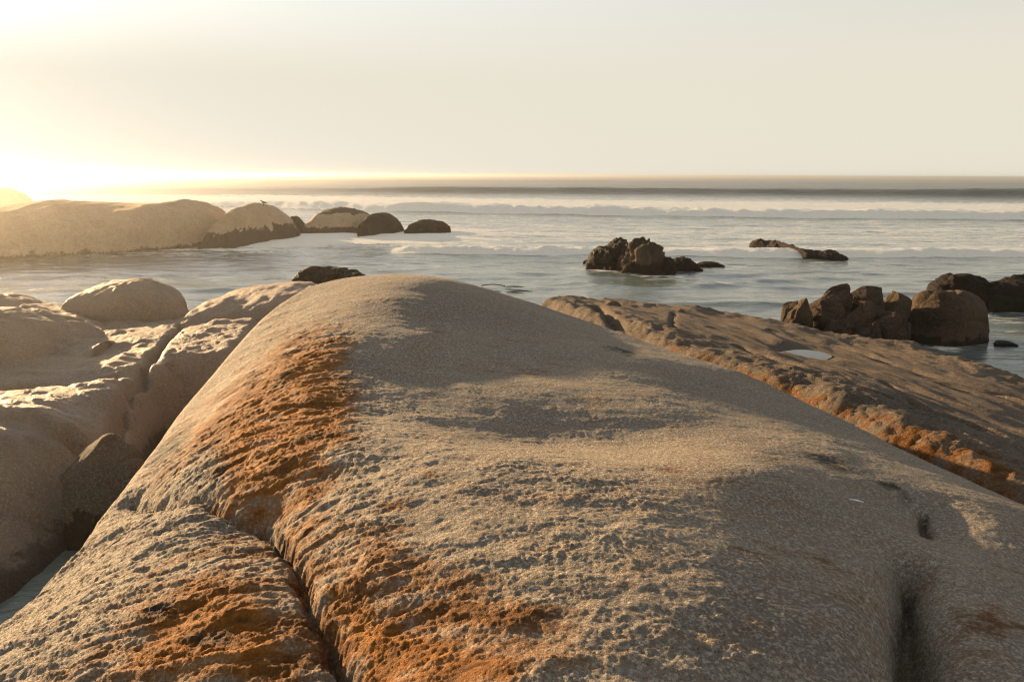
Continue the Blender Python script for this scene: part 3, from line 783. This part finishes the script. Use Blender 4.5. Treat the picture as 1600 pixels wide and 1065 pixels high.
B('low_rock', [(1556,537),(1564,533),(1578,533.5),(1588,538)], [(1556,540),(1588,540)], M_WEED, 'tiny dark rock awash right of the squared block', depth=0.2, seed=42, nu=40, nv=30, rough=0.06, dark=-1)
crag = bpy.data.objects.new('craggy_rock', None); col.objects.link(crag)
tag(crag, 'craggy cluster of fractured brown blocks beyond the ledge', 'rock')
for k, (tp_, bs_, dp, yf) in enumerate([
    ([(1217,505),(1220,478),(1230,460),(1240,458),(1246,470),(1250,505)], [(1217,508),(1250,512)], 0.35, 16.4),
    ([(1228,508),(1234,470),(1243,455),(1252,459),(1262,472),(1268,515)], [(1228,515),(1268,520)], 0.4, 16.0),
    ([(1255,515),(1262,475),(1272,455),(1290,446),(1305,450),(1318,475),(1322,530)], [(1255,525),(1322,530)], 0.55, 16.3),
    ([(1280,500),(1284,455),(1294,440),(1308,436),(1322,444),(1328,460),(1330,500)], [(1280,500),(1330,500)], 0.5, 16.6),
    ([(1318,500),(1324,455),(1338,441),(1362,439),(1382,442),(1396,450),(1400,500)], [(1318,500),(1400,500)], 0.6, 16.8),
    ([(1370,520),(1376,462),(1390,450),(1406,446),(1416,456),(1419,490),(1421,520)], [(1370,520),(1421,520)], 0.5, 17.0),
    ([(1326,500),(1332,475),(1346,462),(1362,461),(1374,470),(1378,500)], [(1326,500),(1378,500)], 0.4, 15.9),
    ([(1290,535),(1300,500),(1312,488),(1326,492),(1334,510),(1338,535)], [(1290,535),(1338,540)], 0.35, 15.5),
    ([(1325,545),(1334,512),(1350,498),(1372,500),(1386,515),(1390,545)], [(1325,540),(1390,545)], 0.4, 15.2),
    ([(1362,545),(1368,492),(1384,476),(1405,480),(1420,500),(1428,525),(1430,548)], [(1362,545),(1430,548)], 0.55, 15.3),
]):
    B('block', tp_, bs_, M_CRAG, None, depth=dp, Yf=yf, seed=60 + k*3, rough=0.035, facet=0.07, cells=9, p=0.5, nu=80, nv=70, parent=crag, dark=0.22, chops=16, chop=0.6)

for root, (a_, b_) in ((stack, (990, 428)), (crag, (1330, 535))):      # put each root at its thing's base
    root.location = at_z(a_, b_, 0.0)
    for ch in root.children: ch.location = tuple(-v for v in root.location)
# loose stones lying on the ledge
for k, (tp_, lab) in enumerate([
    ([(938,484),(946,474),(956,470),(966,474),(970,484)], 'angular loose stone on the near left tip of the ledge'),
    ([(1052,492),(1057,484),(1063,482),(1070,486),(1073,492)], 'small loose stone on the seaward edge of the ledge')]):
    hx, hy, hz = hit(tp_[2][0], tp_[0][1] + 2, surf_led)
    B('loose_stone', tp_, [(tp_[0][0], tp_[0][1] + 2), (tp_[-1][0], tp_[-1][1] + 2)], M_LEDGE, lab, 'stone', zb=hz - 0.02, depth=0.18, seed=90 + k, nu=40, nv=30, rough=0.05, facet=0.08, cells=5, p=0.6)

# ================================================================== small things
# kelp fronds breaking the surface
cx, cy, _ = at_z(775, 453, 0.0)
kelp = bpy.data.objects.new('kelp_clump', None); col.objects.link(kelp); kelp.location = (cx, cy, 0)
tag(kelp, 'dark kelp fronds breaking the surface just right of the outcrop crest', 'kelp')
rg = random.Random(5)
for k in range(7):
    n = 10; L = rg.uniform(0.5, 0.95); w = rg.uniform(0.06, 0.11)
    ox, oy = rg.uniform(-0.5, 0.3), -0.9 + k*0.28 + rg.uniform(-.08, .08)
    vs_, fs = [], []
    for i in range(n):
        t = i/(n - 1)
        xx = ox + L*t; yy = oy + 0.04*math.sin(3*t + k) - 0.1*t; zz = 0.02 + 0.04*math.sin(math.pi*t)
        ww = w*(math.sin(math.pi*(0.1 + 0.85*t)))
        vs_ += [(xx, yy - ww, zz), (xx, yy, zz + 0.02), (xx, yy + ww, zz), (xx, yy, zz - 0.015)]
        if i:
            b = 4*(i - 1)
            fs += [(b + q_, b + (q_ + 1) % 4, b + 4 + (q_ + 1) % 4, b + 4 + q_) for q_ in range(4)]
    poly_mesh('frond', vs_, fs, M_KELP, kelp)

# gull feather on the outcrop
fx, fy, fz = hit(1338, 786, tps_dome)
n = 12; vs_, fs = [], []
for i in range(n):
    t = i/(n - 1); xx = -0.036 + 0.072*t
    ww = 0.008*math.sin(math.pi*(0.06 + 0.9*t))**0.6
    zz = 0.016 + 0.003*math.sin(math.pi*t)
    vs_ += [(xx, -ww, zz), (xx, 0, zz + 0.003), (xx, ww, zz), (xx, 0, zz - 0.003)]
    if i:
        b = 4*(i - 1)
        fs += [(b + q_, b + (q_ + 1) % 4, b + 4 + (q_ + 1) % 4, b + 4 + q_) for q_ in range(4)]
fe = poly_mesh('feather', vs_, fs, M_FEATHER); fe.location = (fx, fy, fz); fe.rotation_euler = (0.1, 0.05, -0.5)
tag(fe, 'small white feather lying on the right shoulder of the foreground outcrop', 'feather')

# bird on the peaked rock: one lathe-like body with head, beak and tail
def bird(px, py, Y):
    x, y, zt = at_y(px, py, Y)
    path = [(-0.20, 0.115, 0.004, 0.012), (-0.12, 0.125, 0.022, 0.030), (-0.04, 0.135, 0.05, 0.055), (0.04, 0.155, 0.052, 0.06), (0.09, 0.19, 0.035, 0.04),
            (0.115, 0.225, 0.028, 0.03), (0.14, 0.24, 0.026, 0.028), (0.165, 0.235, 0.014, 0.014), (0.21, 0.228, 0.003, 0.004)]
    vs_, fs = [], []; m = 10
    for i, (xx, zz, wy, wz) in enumerate(path):
        for k in range(m):
            a = 2*math.pi*k/m
            vs_.append((xx, wy*math.cos(a), zz + wz*math.sin(a)))
        if i:
            b = m*(i - 1)
            fs += [(b + k, b + (k + 1) % m, b + m + (k + 1) % m, b + m + k) for k in range(m)]
    fs += [tuple(range(m))[::-1], tuple(range(len(vs_) - m, len(vs_)))]
    root = bpy.data.objects.new('bird', None); col.objects.link(root); root.location = (x, y, zt)
    root.rotation_euler = (0, 0, math.pi)
    poly_mesh('body', vs_, fs, M_BIRD, root)
    for s_ in (-1, 1):
        lv = [(0.0 + dx, s_*0.02 + dy, zz) for zz in (-0.06, 0.10) for dx, dy in ((-.006, -.006), (.006, -.006), (.006, .006), (-.006, .006))]
        poly_mesh('leg', lv, [(0,1,5,4),(1,2,6,5),(2,3,7,6),(3,0,4,7),(0,3,2,1),(4,5,6,7)], M_BIRD, root)
    return root
tag(bird(412, 320.5, 42.0), 'small dark bird perched on top of the peaked buff rock', 'bird')

# ================================================================== sea haze
HZ = 11000.0
hz = poly_mesh('haze', [(sx*1.2*HZ, sy*1.2*HZ, zz) for zz in (-1.6, 4.2) for sx, sy in ((-1, -1), (1, -1), (1, 1), (-1, 1))],
               [(0,3,2,1),(4,5,6,7),(0,1,5,4),(1,2,6,5),(2,3,7,6),(3,0,4,7)], M_SEA, smooth_=False)
hm = bpy.data.materials.new('sea_haze'); hm.use_nodes = True
ht = hm.node_tree; ht.nodes.clear()
pvn = ht.nodes.new('ShaderNodeVolumePrincipled')
pvn.inputs['Color'].default_value = (1.0, 0.95, 0.86, 1)
pvn.inputs['Density'].default_value = 0.0010
pvn.inputs['Anisotropy'].default_value = 0.87
ho = ht.nodes.new('ShaderNodeOutputMaterial')
ht.links.new(pvn.outputs['Volume'], ho.inputs['Volume'])
hz.data.materials.clear(); hz.data.materials.append(hm)
hz['kind'] = 'stuff'; hz['label'] = 'pale warm sea haze over the water'
